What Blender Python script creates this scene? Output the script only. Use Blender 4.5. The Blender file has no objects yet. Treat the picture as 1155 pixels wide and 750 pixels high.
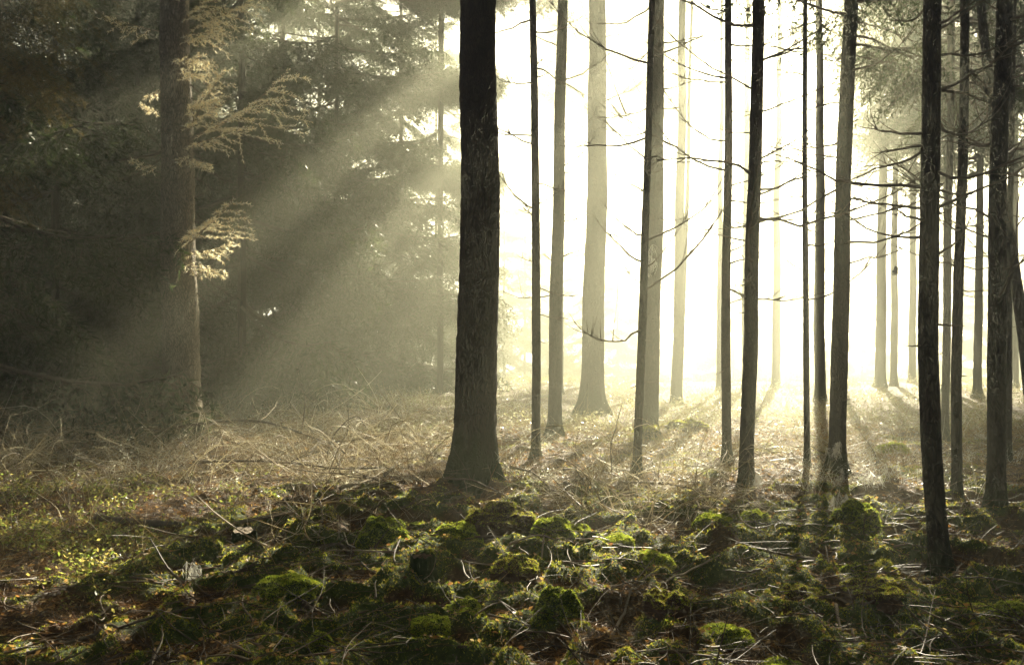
import bpy, math, random
import numpy as np
from mathutils import Vector

R = math.radians
SC = bpy.context.scene
COL = SC.collection
rng = np.random.default_rng(11)

# ------------------------------------------------------------------ camera geometry
F, CX, HY, EYE = 1123.0, 577.5, 375.0, 1.6          # focal length in photo pixels, centre, horizon, eye height
AZ, EL = R(17), R(29)                            # direction of the sun
def depth_of(py): return EYE * F / (py - HY)
def ground_pt(px, py):
    d = depth_of(py)
    return (px - CX) * d / F, d
def at_depth(px, py, d): return np.array([(px - CX) * d / F, d, EYE + (HY - py) * d / F])

# ------------------------------------------------------------------ noise
_g = np.random.default_rng(5)
_perm = np.concatenate([_g.permutation(256)] * 3)
_ang = _g.random(256) * 2 * math.pi
_gx, _gy = np.cos(_ang), np.sin(_ang)
def perlin(x, y):
    x = np.asarray(x, float); y = np.asarray(y, float)
    xi = np.floor(x).astype(int); yi = np.floor(y).astype(int)
    xf, yf = x - xi, y - yi
    u = xf * xf * xf * (xf * (xf * 6 - 15) + 10); v = yf * yf * yf * (yf * (yf * 6 - 15) + 10)
    def gr(ix, iy, dx, dy):
        h = _perm[_perm[ix & 255] + (iy & 255)]
        return _gx[h] * dx + _gy[h] * dy
    a = gr(xi, yi, xf, yf); b = gr(xi + 1, yi, xf - 1, yf)
    c = gr(xi, yi + 1, xf, yf - 1); d = gr(xi + 1, yi + 1, xf - 1, yf - 1)
    return ((a + (b - a) * u) * (1 - v) + (c + (d - c) * u) * v) * 1.5
def fbm(x, y, n=4, lac=2.1, gain=.5):
    s, a, f = 0, 1, 1
    for i in range(n):
        s = s + a * perlin(x * f + 17.3 * i, y * f - 9.1 * i); a *= gain; f *= lac
    return s
def smooth(a, b, x):
    t = np.clip((x - a) / (b - a), 0, 1); return t * t * (3 - 2 * t)

FEET = [((px - CX) * d / F, d, w * d / F / 2) for px, d, w in [(206, 14.4, 40), (535, 9.9, 46), (604, 12, 10), (625, 14.6, 15), (667, 19.3, 25), (718, 10.6, 9.5), (732, 15, 18), (820, 12, 10.5), (840, 10.1, 16), (911, 11.4, 7),
        (943, 10.7, 18.5), (1066, 6.45, 22), (1080, 9.1, 11.5), (1124, 8.4, 20)]]
def banks(x, y):
    h = 0
    for fx, fy, fr in FEET: h = h + (.05 + .2 * fr) * np.exp(-((x - fx) ** 2 + (y - fy) ** 2) / (fr * 1.5 + .14) ** 2)
    return h
def lumps(x, y):
    a = 1 - np.abs(fbm(x * 1.25 + 71, y * 1.35 + 5, 3, 2.2, .45)) * 1.5
    return np.clip(a, 0, 1) ** 1.5
def height(x, y):
    x = np.asarray(x, float); y = np.asarray(y, float)
    near = 1 - smooth(10, 22, y)
    h = .07 * fbm(x * .35 + 3, y * .35, 2)
    b = 1 - np.abs(fbm(x * 1.3 + 40, y * 1.5, 3))
    h = h + near * .10 * (b - .6)
    b2 = 1 - np.abs(perlin(x * 4.1, y * 4.6 + 7))
    h = h + near * .05 * (b2 - .6) * smooth(-.3, .3, perlin(x * .9 + 8, y * .9))
    h = h + .02 * fbm(x * 9, y * 9, 2) * (.3 + .7 * near)
    h = h + .17 * (lumps(x, y) - .5) * (1 - smooth(8.5, 12, y)) * smooth(-3.6, -1.6, x)
    h = h + banks(x, y) - 3 * smooth(27, 85, y)
    return h
def mossmask(x, y):
    m = fbm(x * .7 + 11, y * .8 + 4, 3) + .9 * fbm(x * 2.4, y * 2.4 + 31, 2)
    m = m + .75 * (1 - smooth(6.5, 10.5, y)) + .25 * smooth(-3, -1, x) - .2
    m = m + 1.5 * (lumps(x, y) - .45) * (1 - smooth(9, 12, y))
    m = m - .5 * smooth(-1.2, -3.0, x) * (1 - smooth(4.5, 5.2, y) * 0)
    return m

# ------------------------------------------------------------------ mesh assembler
class MB:
    def __init__(s): s.v, s.f, s.m, s.n = [], [], [], 0
    def add(s, verts, faces, mat=0):
        verts = np.asarray(verts, np.float32).reshape(-1, 3); faces = np.asarray(faces, np.int64)
        if len(verts) == 0: return
        s.v.append(verts); s.f.append(faces + s.n); s.m.append(np.full(len(faces), mat, np.int32)); s.n += len(verts)
    def tri(s, P, mat=0):                                  # P (N,3,3)
        P = np.asarray(P); s.add(P.reshape(-1, 3), np.arange(len(P) * 3).reshape(-1, 3), mat)
    def quad(s, P, mat=0):
        P = np.asarray(P); s.add(P.reshape(-1, 3), np.arange(len(P) * 4).reshape(-1, 4), mat)
    def tubes(s, P, Rd, k=3, mat=0):                       # P (N,m,3), Rd (N,m)
        P = np.asarray(P, float); Rd = np.asarray(Rd, float); N, m, _ = P.shape
        T = np.gradient(P, axis=1); T /= np.linalg.norm(T, axis=2, keepdims=True) + 1e-9
        up = np.where(np.abs(T[..., 2:3]) > .85, np.array([1., 0, 0]), np.array([0, 0, 1.]))
        A = np.cross(T, up); A /= np.linalg.norm(A, axis=2, keepdims=True) + 1e-9
        B = np.cross(A, T)
        th = np.arange(k) * 2 * math.pi / k
        ring = P[:, :, None, :] + Rd[:, :, None, None] * (np.cos(th)[:, None] * A[:, :, None, :] + np.sin(th)[:, None] * B[:, :, None, :])
        idx = np.arange(N * m * k).reshape(N, m, k)
        a, b = idx[:, :-1], idx[:, 1:]
        q = np.stack([a, np.roll(a, -1, 2), np.roll(b, -1, 2), b], -1).reshape(-1, 4)
        s.add(ring.reshape(-1, 3), q, mat)
    def mesh(s, name, mats, smooth_=False):
        me = bpy.data.meshes.new(name)
        V = np.concatenate(s.v); fs = s.f
        li = np.concatenate([f.reshape(-1) for f in fs]); ct = np.concatenate([np.full(len(f), f.shape[1]) for f in fs])
        st = np.concatenate([[0], np.cumsum(ct)[:-1]])
        me.vertices.add(len(V)); me.vertices.foreach_set('co', V.reshape(-1))
        me.loops.add(len(li)); me.loops.foreach_set('vertex_index', li.astype(np.int32))
        me.polygons.add(len(ct)); me.polygons.foreach_set('loop_start', st.astype(np.int32))
        me.polygons.foreach_set('loop_total', ct.astype(np.int32))
        me.polygons.foreach_set('material_index', np.concatenate(s.m))
        if smooth_: me.polygons.foreach_set('use_smooth', np.ones(len(ct), bool))
        for m in mats: me.materials.append(m)
        me.update(calc_edges=True); me.validate(); return me

def link(name, me, parent=None, loc=(0, 0, 0), rot=(0, 0, 0), scale=None):
    o = bpy.data.objects.new(name, me); COL.objects.link(o)
    o.location = loc; o.rotation_euler = rot
    if scale is not None: o.scale = scale if hasattr(scale, '__len__') else (scale,) * 3
    if parent: o.parent = parent
    return o
def tag(o, label, cat, group=None, kind=None):
    if label: o['label'] = label
    if cat: o['category'] = cat
    if group: o['group'] = group
    if kind: o['kind'] = kind
    return o
def thing(name, label, cat, loc, group=None, rotz=0):
    return tag(link(name, None, None, loc, (0, 0, rotz)), label, cat, group)

# ------------------------------------------------------------------ materials
def nodes(name):
    m = bpy.data.materials.new(name); m.use_nodes = True; nt = m.node_tree; nt.nodes.clear()
    out = nt.nodes.new('ShaderNodeOutputMaterial')
    return m, nt, out
def noise(nt, scale, detail=4, rough=.6, vec=None, dist=0):
    n = nt.nodes.new('ShaderNodeTexNoise'); n.inputs['Scale'].default_value = scale
    n.inputs['Detail'].default_value = detail; n.inputs['Roughness'].default_value = rough; n.inputs['Distortion'].default_value = dist
    if vec: nt.links.new(vec, n.inputs['Vector'])
    return n.outputs['Fac']
def ramp(nt, fac, stops):
    r = nt.nodes.new('ShaderNodeValToRGB'); e = r.color_ramp.elements
    while len(e) < len(stops): e.new(.5)
    for el, (p, c) in zip(e, stops): el.position = p; el.color = (*c, 1)
    nt.links.new(fac, r.inputs['Fac']); return r.outputs['Color']
def coord(nt, which='Object', scale=None):
    c = nt.nodes.new('ShaderNodeTexCoord').outputs[which]
    if scale:
        mp = nt.nodes.new('ShaderNodeMapping'); mp.inputs['Scale'].default_value = scale
        nt.links.new(c, mp.inputs['Vector']); return mp.outputs['Vector']
    return c
def mixc(nt, fac, a, b):
    m = nt.nodes.new('ShaderNodeMix'); m.data_type = 'RGBA'
    for sock, v in ((m.inputs[0], fac), (m.inputs[6], a), (m.inputs[7], b)):
        if hasattr(v, 'is_output'): nt.links.new(v, sock)
        elif isinstance(v, (int, float)): sock.default_value = v
        else: sock.default_value = (*v, 1)
    return m.outputs[2]
def leafy(name, cols, trans=.5, tcol=1.6, gloss=.25, rough=.45):
    """diffuse + translucent blade, one colour per blade"""
    m, nt, out = nodes(name)
    g = nt.nodes.new('ShaderNodeNewGeometry')
    c = ramp(nt, g.outputs['Random Per Island'], [(i / max(1, len(cols) - 1), x) for i, x in enumerate(cols)])
    p = nt.nodes.new('ShaderNodeBsdfPrincipled'); nt.links.new(c, p.inputs['Base Color'])
    p.inputs['Roughness'].default_value = rough; p.inputs['Specular IOR Level'].default_value = gloss
    t = nt.nodes.new('ShaderNodeBsdfTranslucent')
    h = nt.nodes.new('ShaderNodeVectorMath'); h.operation = 'SCALE'; nt.links.new(c, h.inputs[0]); h.inputs['Scale'].default_value = tcol
    nt.links.new(h.outputs[0], t.inputs['Color'])
    x = nt.nodes.new('ShaderNodeMixShader'); x.inputs[0].default_value = trans
    nt.links.new(p.outputs[0], x.inputs[1]); nt.links.new(t.outputs[0], x.inputs[2]); nt.links.new(x.outputs[0], out.inputs['Surface'])
    return m
def solid(name, stops, scale=20, rough=.85, bump=.3, bscale=60, vscale=None, spec=.3, detail=5):
    m, nt, out = nodes(name)
    v = coord(nt, 'Object', vscale)
    f = noise(nt, scale, detail, .65, v)
    c = ramp(nt, f, stops)
    p = nt.nodes.new('ShaderNodeBsdfPrincipled'); nt.links.new(c, p.inputs['Base Color'])
    p.inputs['Roughness'].default_value = rough; p.inputs['Specular IOR Level'].default_value = spec
    if bump:
        b = nt.nodes.new('ShaderNodeBump'); b.inputs['Strength'].default_value = bump; b.inputs['Distance'].default_value = .02
        nt.links.new(noise(nt, bscale, 4, .6, v), b.inputs['Height']); nt.links.new(b.outputs[0], p.inputs['Normal'])
    nt.links.new(p.outputs[0], out.inputs['Surface']); return m

def bark_material(name, dark, light, green, mossh, vs=46):
    m, nt, out = nodes(name)
    v = coord(nt, 'Object', (1, 1, .32))
    vo = nt.nodes.new('ShaderNodeTexVoronoi'); vo.feature = 'DISTANCE_TO_EDGE'; vo.inputs['Scale'].default_value = vs
    wv = nt.nodes.new('ShaderNodeMix'); wv.data_type = 'VECTOR'
    nn = nt.nodes.new('ShaderNodeTexNoise'); nn.inputs['Scale'].default_value = 9; nt.links.new(v, nn.inputs['Vector'])
    wv.inputs[0].default_value = .12; nt.links.new(v, wv.inputs[4]); nt.links.new(nn.outputs['Color'], wv.inputs[5])
    nt.links.new(wv.outputs[1], vo.inputs['Vector'])
    edge = ramp(nt, vo.outputs['Distance'], [(0, (0, 0, 0)), (.2, (1, 1, 1))])
    n1 = noise(nt, 14, 6, .7, v)
    c = ramp(nt, n1, [(.3, dark), (.68, light)])
    mul = mixc(nt, edge, tuple(x * .45 for x in dark), c)
    sep = nt.nodes.new('ShaderNodeSeparateXYZ'); nt.links.new(coord(nt), sep.inputs[0])
    mr = nt.nodes.new('ShaderNodeMapRange'); nt.links.new(sep.outputs['Z'], mr.inputs[0])
    mr.inputs[1].default_value = 0; mr.inputs[2].default_value = mossh; mr.inputs[3].default_value = .95; mr.inputs[4].default_value = .12
    n2 = noise(nt, 4.5, 5, .7)
    ad = nt.nodes.new('ShaderNodeMath'); ad.operation = 'SUBTRACT'; nt.links.new(mr.outputs[0], ad.inputs[0]); nt.links.new(n2, ad.inputs[1])
    st = nt.nodes.new('ShaderNodeMapRange'); nt.links.new(ad.outputs[0], st.inputs[0]); st.inputs[1].default_value = -.08; st.inputs[2].default_value = .25
    col = mixc(nt, st.outputs[0], mul, green)
    p = nt.nodes.new('ShaderNodeBsdfPrincipled'); nt.links.new(col, p.inputs['Base Color'])
    p.inputs['Roughness'].default_value = .85; p.inputs['Specular IOR Level'].default_value = .3
    hh = nt.nodes.new('ShaderNodeMath'); hh.operation = 'ADD'; nt.links.new(edge, hh.inputs[0]); nt.links.new(n1, hh.inputs[1])
    b = nt.nodes.new('ShaderNodeBump'); b.inputs['Strength'].default_value = .9; b.inputs['Distance'].default_value = .012
    nt.links.new(hh.outputs[0], b.inputs['Height']); nt.links.new(b.outputs[0], p.inputs['Normal'])
    nt.links.new(p.outputs[0], out.inputs['Surface']); return m

M = {}
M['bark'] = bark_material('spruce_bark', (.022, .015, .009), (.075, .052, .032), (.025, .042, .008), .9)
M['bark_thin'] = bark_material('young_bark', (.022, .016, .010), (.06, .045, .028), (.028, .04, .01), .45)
M['bark_lit'] = bark_material('lit_spruce_bark', (.15, .12, .085), (.34, .27, .19), (.08, .09, .03), .5)  # paler bark copy standing in for haze light on the left trunk
M['deadwood'] = solid('dead_branch_wood', [(.3, (.07, .055, .038)), (.7, (.17, .135, .09))], 14, bump=.5, bscale=80)
M['palewood'] = solid('bleached_branch_wood', [(.3, (.16, .125, .08)), (.7, (.30, .245, .165))], 14, bump=.5, bscale=80, spec=.15)
M['needle'] = leafy('dark_green_needles', [(.02, .034, .010), (.035, .055, .015), (.05, .062, .02)], .4, 1.7)
M['needle_gold'] = leafy('sunlit_dry_needles', [(.78, .60, .3), (.84, .74, .5), (.72, .68, .46), (.86, .82, .68)], .65, 1.2)  # dry needles coloured extra pale so the sprays read as sunlit
M['needle_olive'] = leafy('olive_needles', [(.10, .08, .022), (.16, .11, .03), (.055, .065, .02)], .45, 1.7)  # olive gold tint standing in for sun on the left edge boughs
M['moss'] = leafy('moss_fur', [(.10, .15, .012), (.18, .21, .02), (.26, .26, .035), (.18, .15, .018), (.34, .28, .06)], .55, 2.0, .12, .6)
M['moss_bright'] = leafy('bright_moss_fur', [(.11, .17, .012), (.18, .23, .022), (.27, .29, .04), (.17, .16, .018)], .6, 2.0, .12, .6)  # slightly brighter moss copy, standing in for sun on the cushions
M['straw'] = leafy('dry_straw', [(.19, .14, .045), (.36, .28, .12), (.27, .2, .07), (.55, .48, .28)], .55, 1.5)
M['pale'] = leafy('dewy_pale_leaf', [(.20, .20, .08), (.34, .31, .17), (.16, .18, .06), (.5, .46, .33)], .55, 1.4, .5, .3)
M['bilberry'] = leafy('bilberry_leaf', [(.09, .13, .018), (.18, .21, .035), (.30, .24, .07), (.12, .17, .03)], .6, 1.8, .4, .35)
M['twig'] = leafy('brown_twig', [(.05, .033, .018), (.10, .065, .035), (.15, .105, .06)], .08, 1, .3, .5)
M['brush'] = leafy('grey_brushwood', [(.10, .07, .035), (.38, .31, .18), (.70, .65, .5)], .45, 1.4, .3, .5)
M['litter'] = leafy('needle_litter', [(.13, .065, .02), (.24, .125, .038), (.34, .2, .065), (.10, .06, .022)], .4, 1.6, .3, .5)
M['dew'] = leafy('dew_glint_blade', [(.62, .6, .48), (.8, .78, .68)], .6, 1.2, .6, .25)  # white colour stands in for glints of backlit dew
M['deadleaf'] = leafy('dead_leaf', [(.16, .075, .022), (.29, .15, .045), (.40, .25, .08), (.11, .06, .022), (.48, .36, .17)], .45, 1.7, .3, .5)
M['web'] = leafy('cobweb_thread', [(.8, .78, .7), (.86, .85, .8)], .6, 1.0, .8, .25)
M['clod'] = solid('root_clod_soil', [(.3, (.035, .02, .011)), (.7, (.10, .055, .026))], 18, bump=.8, bscale=40)
M['cutwood'] = solid('weathered_cut_wood', [(.3, (.13, .10, .065)), (.7, (.26, .21, .15))], 30, bump=.4, vscale=(1, 1, .2))
M['mossbase'] = solid('moss_cushion', [(.3, (.03, .05, .008)), (.55, (.06, .085, .012)), (.75, (.10, .115, .022))], 26, bump=.9, bscale=110)

def ground_material():
    m, nt, out = nodes('forest_soil')
    v = coord(nt)
    at = nt.nodes.new('ShaderNodeAttribute'); at.attribute_name = 'moss'
    n1, n2 = noise(nt, 2.2, 6, .7, v), noise(nt, 38, 5, .7, v)
    soil = ramp(nt, n2, [(.25, (.028, .015, .006)), (.5, (.085, .045, .016)), (.72, (.17, .095, .036)), (.85, (.26, .17, .075))])
    green = ramp(nt, noise(nt, 16, 5, .7, v), [(.25, (.025, .04, .007)), (.55, (.06, .085, .013)), (.8, (.12, .13, .03))])
    ad = nt.nodes.new('ShaderNodeMath'); ad.operation = 'MULTIPLY_ADD'; nt.links.new(n1, ad.inputs[0]); ad.inputs[1].default_value = .6; nt.links.new(at.outputs['Fac'], ad.inputs[2])
    st = nt.nodes.new('ShaderNodeMapRange'); nt.links.new(ad.outputs[0], st.inputs[0]); st.inputs[1].default_value = .82; st.inputs[2].default_value = 1.08
    p = nt.nodes.new('ShaderNodeBsdfPrincipled'); nt.links.new(mixc(nt, st.outputs[0], soil, green), p.inputs['Base Color'])
    p.inputs['Roughness'].default_value = .75; p.inputs['Specular IOR Level'].default_value = .2
    b = nt.nodes.new('ShaderNodeBump'); b.inputs['Strength'].default_value = 1; b.inputs['Distance'].default_value = .03
    nt.links.new(noise(nt, 55, 5, .75, v), b.inputs['Height']); nt.links.new(b.outputs[0], p.inputs['Normal'])
    nt.links.new(p.outputs[0], out.inputs['Surface']); return m

# ------------------------------------------------------------------ forest floor
def axis(parts):
    a = [parts[0][0]]
    for lo, hi, st in parts:
        n = max(1, int(round((hi - lo) / st))); a += list(np.linspace(lo, hi, n + 1)[1:])
    return np.array(a)
gx = axis([(-110, -30, 6), (-30, -12, .6), (-12, -6, .12), (-6, 6, .04), (6, 12, .12), (12, 30, .6), (30, 110, 6)])
gy = axis([(-30, 0, 2), (0, 4, .2), (4, 11, .035), (11, 18, .09), (18, 40, .4), (40, 130, 3)])
GX, GY = np.meshgrid(gx, gy)
mk = mossmask(GX, GY)
Z = height(GX, GY) + .035 * smooth(0, .6, mk) * (1 - smooth(12, 20, GY))
g = MB(); nx, ny = len(gx), len(gy)
ii = np.arange(nx * ny).reshape(ny, nx)
g.add(np.stack([GX, GY, Z], -1), np.stack([ii[:-1, :-1], ii[:-1, 1:], ii[1:, 1:], ii[1:, :-1]], -1).reshape(-1, 4))
me = g.mesh('forest_floor', [ground_material()], True)
at = me.attributes.new('moss', 'FLOAT', 'POINT'); at.data.foreach_set('value', np.clip(mk * .6 + .2, 0, 1).reshape(-1).astype(np.float32))
tag(link('forest_floor', me), None, None, None, 'structure')
def gz(x, y): return height(x, y) + .035 * smooth(0, .6, mossmask(x, y)) * (1 - smooth(12, 20, np.asarray(y, float)))

# ------------------------------------------------------------------ scattered ground cover
def scatter(n, f, dmin, dmax, xw=.62, power=1.0):
    """points in front of the camera kept with chance f(x, y)"""
    d = dmin * (dmax / dmin) ** (rng.random(n) ** power)
    x = (rng.random(n) * 2 - 1) * (d * xw + .6)
    k = rng.random(n) < f(x, d)
    return x[k], d[k]
def unit(n, flat=1.0):
    v = rng.normal(size=(n, 3)); v[:, 2] *= flat
    return v / (np.linalg.norm(v, axis=1, keepdims=True) + 1e-9)
def norm(v): return v / (np.linalg.norm(v, axis=-1, keepdims=True) + 1e-9)

def fur(mb, P, N, h, w, mat=0):
    """one small blade for each point P, leaning off the normal N"""
    n = len(P); d = norm(N + .75 * unit(n))
    s = norm(np.cross(d, unit(n))) * (w * (.6 + .8 * rng.random((n, 1)))) / 2
    t = P + d * (h * (.5 + rng.random((n, 1))))
    mb.tri(np.stack([P - s, P + s, t], 1), mat)

def leaves(mb, C, size, flat=.7, mat=0):
    n = len(C); a = unit(n, flat); b = norm(np.cross(a, unit(n))); s = size * (.6 + .8 * rng.random((n, 1)))
    mb.quad(np.stack([C, C + a * s * .5 + b * s * .26, C + a * s, C + a * s * .5 - b * s * .26], 1), mat)
# moss carpet
mb = MB()
x, y = scatter(620000, lambda x, y: smooth(.35, .85, mossmask(x, y)), 4.0, 15)
sz = (y / 7)
P = np.stack([x, y, gz(x, y) - .004], 1)
fur(mb, P, np.tile([0, -.1, 1.], (len(x), 1)), .013 * np.sqrt(sz)[:, None], .010 * np.sqrt(sz)[:, None])
tag(link('moss_carpet', mb.mesh('moss_carpet', [M['moss']])), 'low green moss carpeting the hummocky forest floor', 'moss', None, 'stuff')

# needle litter: short flat twigs and needles
def stalks(n, f, d0, d1, L, r, flat, lift, bend, seg=4, k=3, xw=.62, power=1.0, up=0):
    x, y = scatter(n, f, d0, d1, xw, power); n = len(x)
    d = unit(n, flat); d[:, 2] = np.abs(d[:, 2]) + up; d = norm(d)
    ln = L[0] + (L[1] - L[0]) * rng.random(n) ** 2
    t = np.linspace(0, 1, seg)
    c = unit(n, .6) * bend
    base = np.stack([x, y, gz(x, y) + lift * rng.random(n)], 1)
    P = base[:, None] + (t[None, :, None] * d[:, None] + (t ** 2)[None, :, None] * c[:, None] + np.sin(t * 5)[None, :, None] * unit(n)[:, None] * .04) * ln[:, None, None]
    rr = (r[0] + (r[1] - r[0]) * rng.random(n))[:, None] * (1 - .7 * t)[None] * np.sqrt(np.maximum(1, y / 8))[:, None]
    return P, rr
mb = MB()
P, r = stalks(150000, lambda x, y: .12 + .8 * smooth(.7, .0, mossmask(x, y)), 4.0, 18, (.03, .16), (.0012, .003), .25, .03, .2, 3)
mb.tubes(P, r, 3)
tag(link('needle_litter', mb.mesh('needle_litter', [M['litter']])), 'brown fallen needles and twig bits strewn over the soil', 'litter', None, 'stuff')
mb = MB()
P, r = stalks(11000, lambda x, y: .5 + 0 * x, 4.0, 20, (.10, .6), (.0018, .0055), .22, .06, .35, 6)
mb.tubes(P, r, 3)
P, r = stalks(1500, lambda x, y: .7 + 0 * x, 4.0, 16, (.08, .5), (.004, .010), .15, .03, .25, 6)
mb.tubes(P, r, 5)
tag(link('fallen_twigs', mb.mesh('fallen_twigs', [M['twig']])), 'thin brown twigs scattered all over the forest floor', 'twigs', None, 'stuff')

mb = MB()
x, y = scatter(70000, lambda x, y: .25 + .75 * smooth(.8, .1, mossmask(x, y)), 4.0, 17)
leaves(mb, np.stack([x, y, gz(x, y) + .004 + .012 * rng.random(len(x))], 1), .03 * np.sqrt(np.maximum(1, y / 8))[:, None], .35)
tag(link('dead_leaves', mb.mesh('dead_leaves', [M['deadleaf']])), 'brown dead leaves and bark flakes littering the forest floor', 'leaf litter', None, 'stuff')
# brushwood: tangled arching stems
def brush_zone(x, y):
    a = smooth(9.0, 10.5, y) * (1 - smooth(16, 21, y)) * smooth(-.2, -1.2, x) * smooth(-8.5, -5, x)
    b = smooth(7.6, 8.3, y) * (1 - smooth(9.6, 11, y)) * smooth(.3, .7, x) * (1 - smooth(2.0, 2.6, x))
    c = .5 * smooth(6.2, 7, y) * (1 - smooth(8, 9, y)) * smooth(-.9, -1.3, x) * smooth(-4.2, -3, x)
    return np.clip(a + b + c, 0, 1) * smooth(-.5, .2, fbm(x * .6, y * .5 + 3, 2))
mb = MB()
P, r = stalks(9000, brush_zone, 6, 21, (.15, .8), (.0016, .0046), .5, .12, .55, 7, 3, up=.15)
P[..., 2] = np.maximum(P[..., 2], gz(P[..., 0], P[..., 1]) + .005)
mb.tubes(P, r, 3)
x, y = scatter(9000, lambda x, y: brush_zone(x, y) * smooth(0, .4, fbm(x * .9 + 3, y * .8 + 8, 2)), 8, 18)
n = len(x); t = np.linspace(0, 1, 10); a = rng.random(n) * 6.28; L = .4 + 1.1 * rng.random(n) ** 1.5; hh = L * (.2 + .35 * rng.random(n))
A = np.stack([x[:, None] + np.cos(a)[:, None] * t * L[:, None], y[:, None] + np.sin(a)[:, None] * t * L[:, None], gz(x, y)[:, None] + hh[:, None] * np.sin(t ** .8 * 2.7)[None] + .0 * y[:, None]], -1)
A += np.cumsum(rng.normal(size=A.shape), 1) * .012 * L[:, None, None]; ra = (.002 + .004 * rng.random(n))[:, None] * (1 - .75 * t)
mb.tubes(A, ra, 4)
for q in range(5):
    j = rng.integers(3, 9, n); b0 = A[np.arange(n), j]; dd = norm(norm(b0 - A[np.arange(n), j - 1]) + .7 * unit(n)); ll = (.06 + .3 * rng.random(n))[:, None, None]; tt = np.linspace(0, 1, 4)
    mb.tubes(b0[:, None] + (tt[None, :, None] * dd[:, None] + (tt ** 2)[None, :, None] * unit(n)[:, None] * .4) * ll, np.full((n, 4), .0018) * (1 - .5 * tt), 3)
P2, r2 = stalks(2000, brush_zone, 6, 21, (.35, 1.2), (.0035, .009), .2, .10, .8, 9, 3, up=.1)
P2[..., 2] = np.maximum(P2[..., 2], gz(P2[..., 0], P2[..., 1]) + .005); mb.tubes(P2, r2, 5)
for q in range(2):                                    # side twigs
    i = rng.integers(0, len(P), len(P)); j = rng.integers(2, 6, len(P)); b0 = P[i, j]
    d = norm(P[i, j] - P[i, j - 1] + .22 * unit(len(i))[:] * 1) ; d = norm(d + .8 * unit(len(i)))
    t = np.linspace(0, 1, 4); ln = .06 + .22 * rng.random(len(i))
    Q = b0[:, None] + (t[None, :, None] * d[:, None] + (t ** 2)[None, :, None] * unit(len(i))[:, None] * .35) * ln[:, None, None]
    mb.tubes(Q, np.full((len(i), 4), .0015) * np.sqrt(np.maximum(1, b0[:, 1:2] / 8)), 3)
tag(link('brushwood', mb.mesh('brushwood', [M['brush']])), 'tangled grey brushwood of dry arching twigs heaped on the ground', 'brushwood', None, 'stuff')

# dry straw grass
def straw_zone(x, y):
    a = smooth(9, 12, y) * (1 - .6 * smooth(20, 30, y))
    b = .2 * smooth(-1, -2.5, x)
    return np.clip(a * (.12 + .88 * smooth(-1.2, .2, x - .06 * (y - 10))) + b, 0, 1) * smooth(-.4, .35, fbm(x * .8 + 5, y * .5, 3)) * (.35 + .65 * smooth(-9, -5, x))
mb = MB()
P, r = stalks(70000, straw_zone, 6, 38, (.08, .42), (.0012, .0026), .8, .02, .7, 5, 3, xw=.6, up=.35)
mb.tubes(P, r, 3)
tag(link('dry_grass', mb.mesh('dry_grass', [M['straw']])), 'dry straw coloured grass standing between the trunks', 'grass', None, 'stuff')

# leafy undergrowth
def clumps(n, f, d0, d1, per, rad, hgt, size, mat_leaf, mat_stem, name, label, xw=.62, power=1.0):
    x, y = scatter(n, f, d0, d1, xw, power); n = len(x); mb = MB()
    base = np.stack([x, y, gz(x, y)], 1)
    h = hgt * (.4 + .9 * rng.random(n))
    off = rng.normal(size=(n, per, 3)) * np.array([rad, rad, 0]); u = rng.random((n, per))
    C = base[:, None] + off * (.4 + .8 * u[..., None]); C[..., 2] += h[:, None] * (.25 + .75 * u)
    leaves(mb, C.reshape(-1, 3), size * np.sqrt(np.maximum(1, np.repeat(y, per) / 9))[:, None])
    t = np.linspace(0, 1, 3)
    k = max(1, per // 6)
    S = base[:, None, None] + (C[:, :k, None] - base[:, None, None]) * t[None, None, :, None]
    S = S.reshape(-1, 3, 3); mb.tubes(S, np.full((len(S), 3), .0016), 3, 1)
    return tag(link(name, mb.mesh(name, [M[mat_leaf], M[mat_stem]])), label, 'undergrowth', None, 'stuff')
clumps(4200, lambda x, y: smooth(-1.9, -3.1, x) * smooth(5.2, 6.2, y) * (1 - smooth(9.5, 12, y)) * smooth(-.3, .3, fbm(x * .9, y + 2, 2)),
       5.2, 12, 26, .07, .13, .028, 'bilberry', 'twig', 'bilberry_undergrowth', 'low yellow green bilberry plants along the left foreground')
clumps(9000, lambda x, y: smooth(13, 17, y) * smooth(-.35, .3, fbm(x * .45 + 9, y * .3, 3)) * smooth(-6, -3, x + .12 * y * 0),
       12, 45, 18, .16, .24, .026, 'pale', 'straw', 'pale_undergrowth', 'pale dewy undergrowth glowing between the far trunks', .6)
mb = MB()
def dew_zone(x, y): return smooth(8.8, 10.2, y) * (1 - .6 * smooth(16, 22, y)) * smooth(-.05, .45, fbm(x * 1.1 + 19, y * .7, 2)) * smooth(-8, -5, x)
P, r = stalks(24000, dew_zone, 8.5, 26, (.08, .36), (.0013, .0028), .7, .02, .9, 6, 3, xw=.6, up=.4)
mb.tubes(P, r, 3)  # bright plumes put in as painted sparkle
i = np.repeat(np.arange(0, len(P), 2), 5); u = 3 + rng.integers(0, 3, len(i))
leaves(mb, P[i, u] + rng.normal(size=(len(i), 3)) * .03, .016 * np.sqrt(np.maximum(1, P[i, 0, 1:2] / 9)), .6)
tag(link('glint_plumes', mb.mesh('glint_plumes', [M['dew']])), 'white grass plumes painted as dew glints above the brushwood', 'grass', None, 'stuff')

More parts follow.
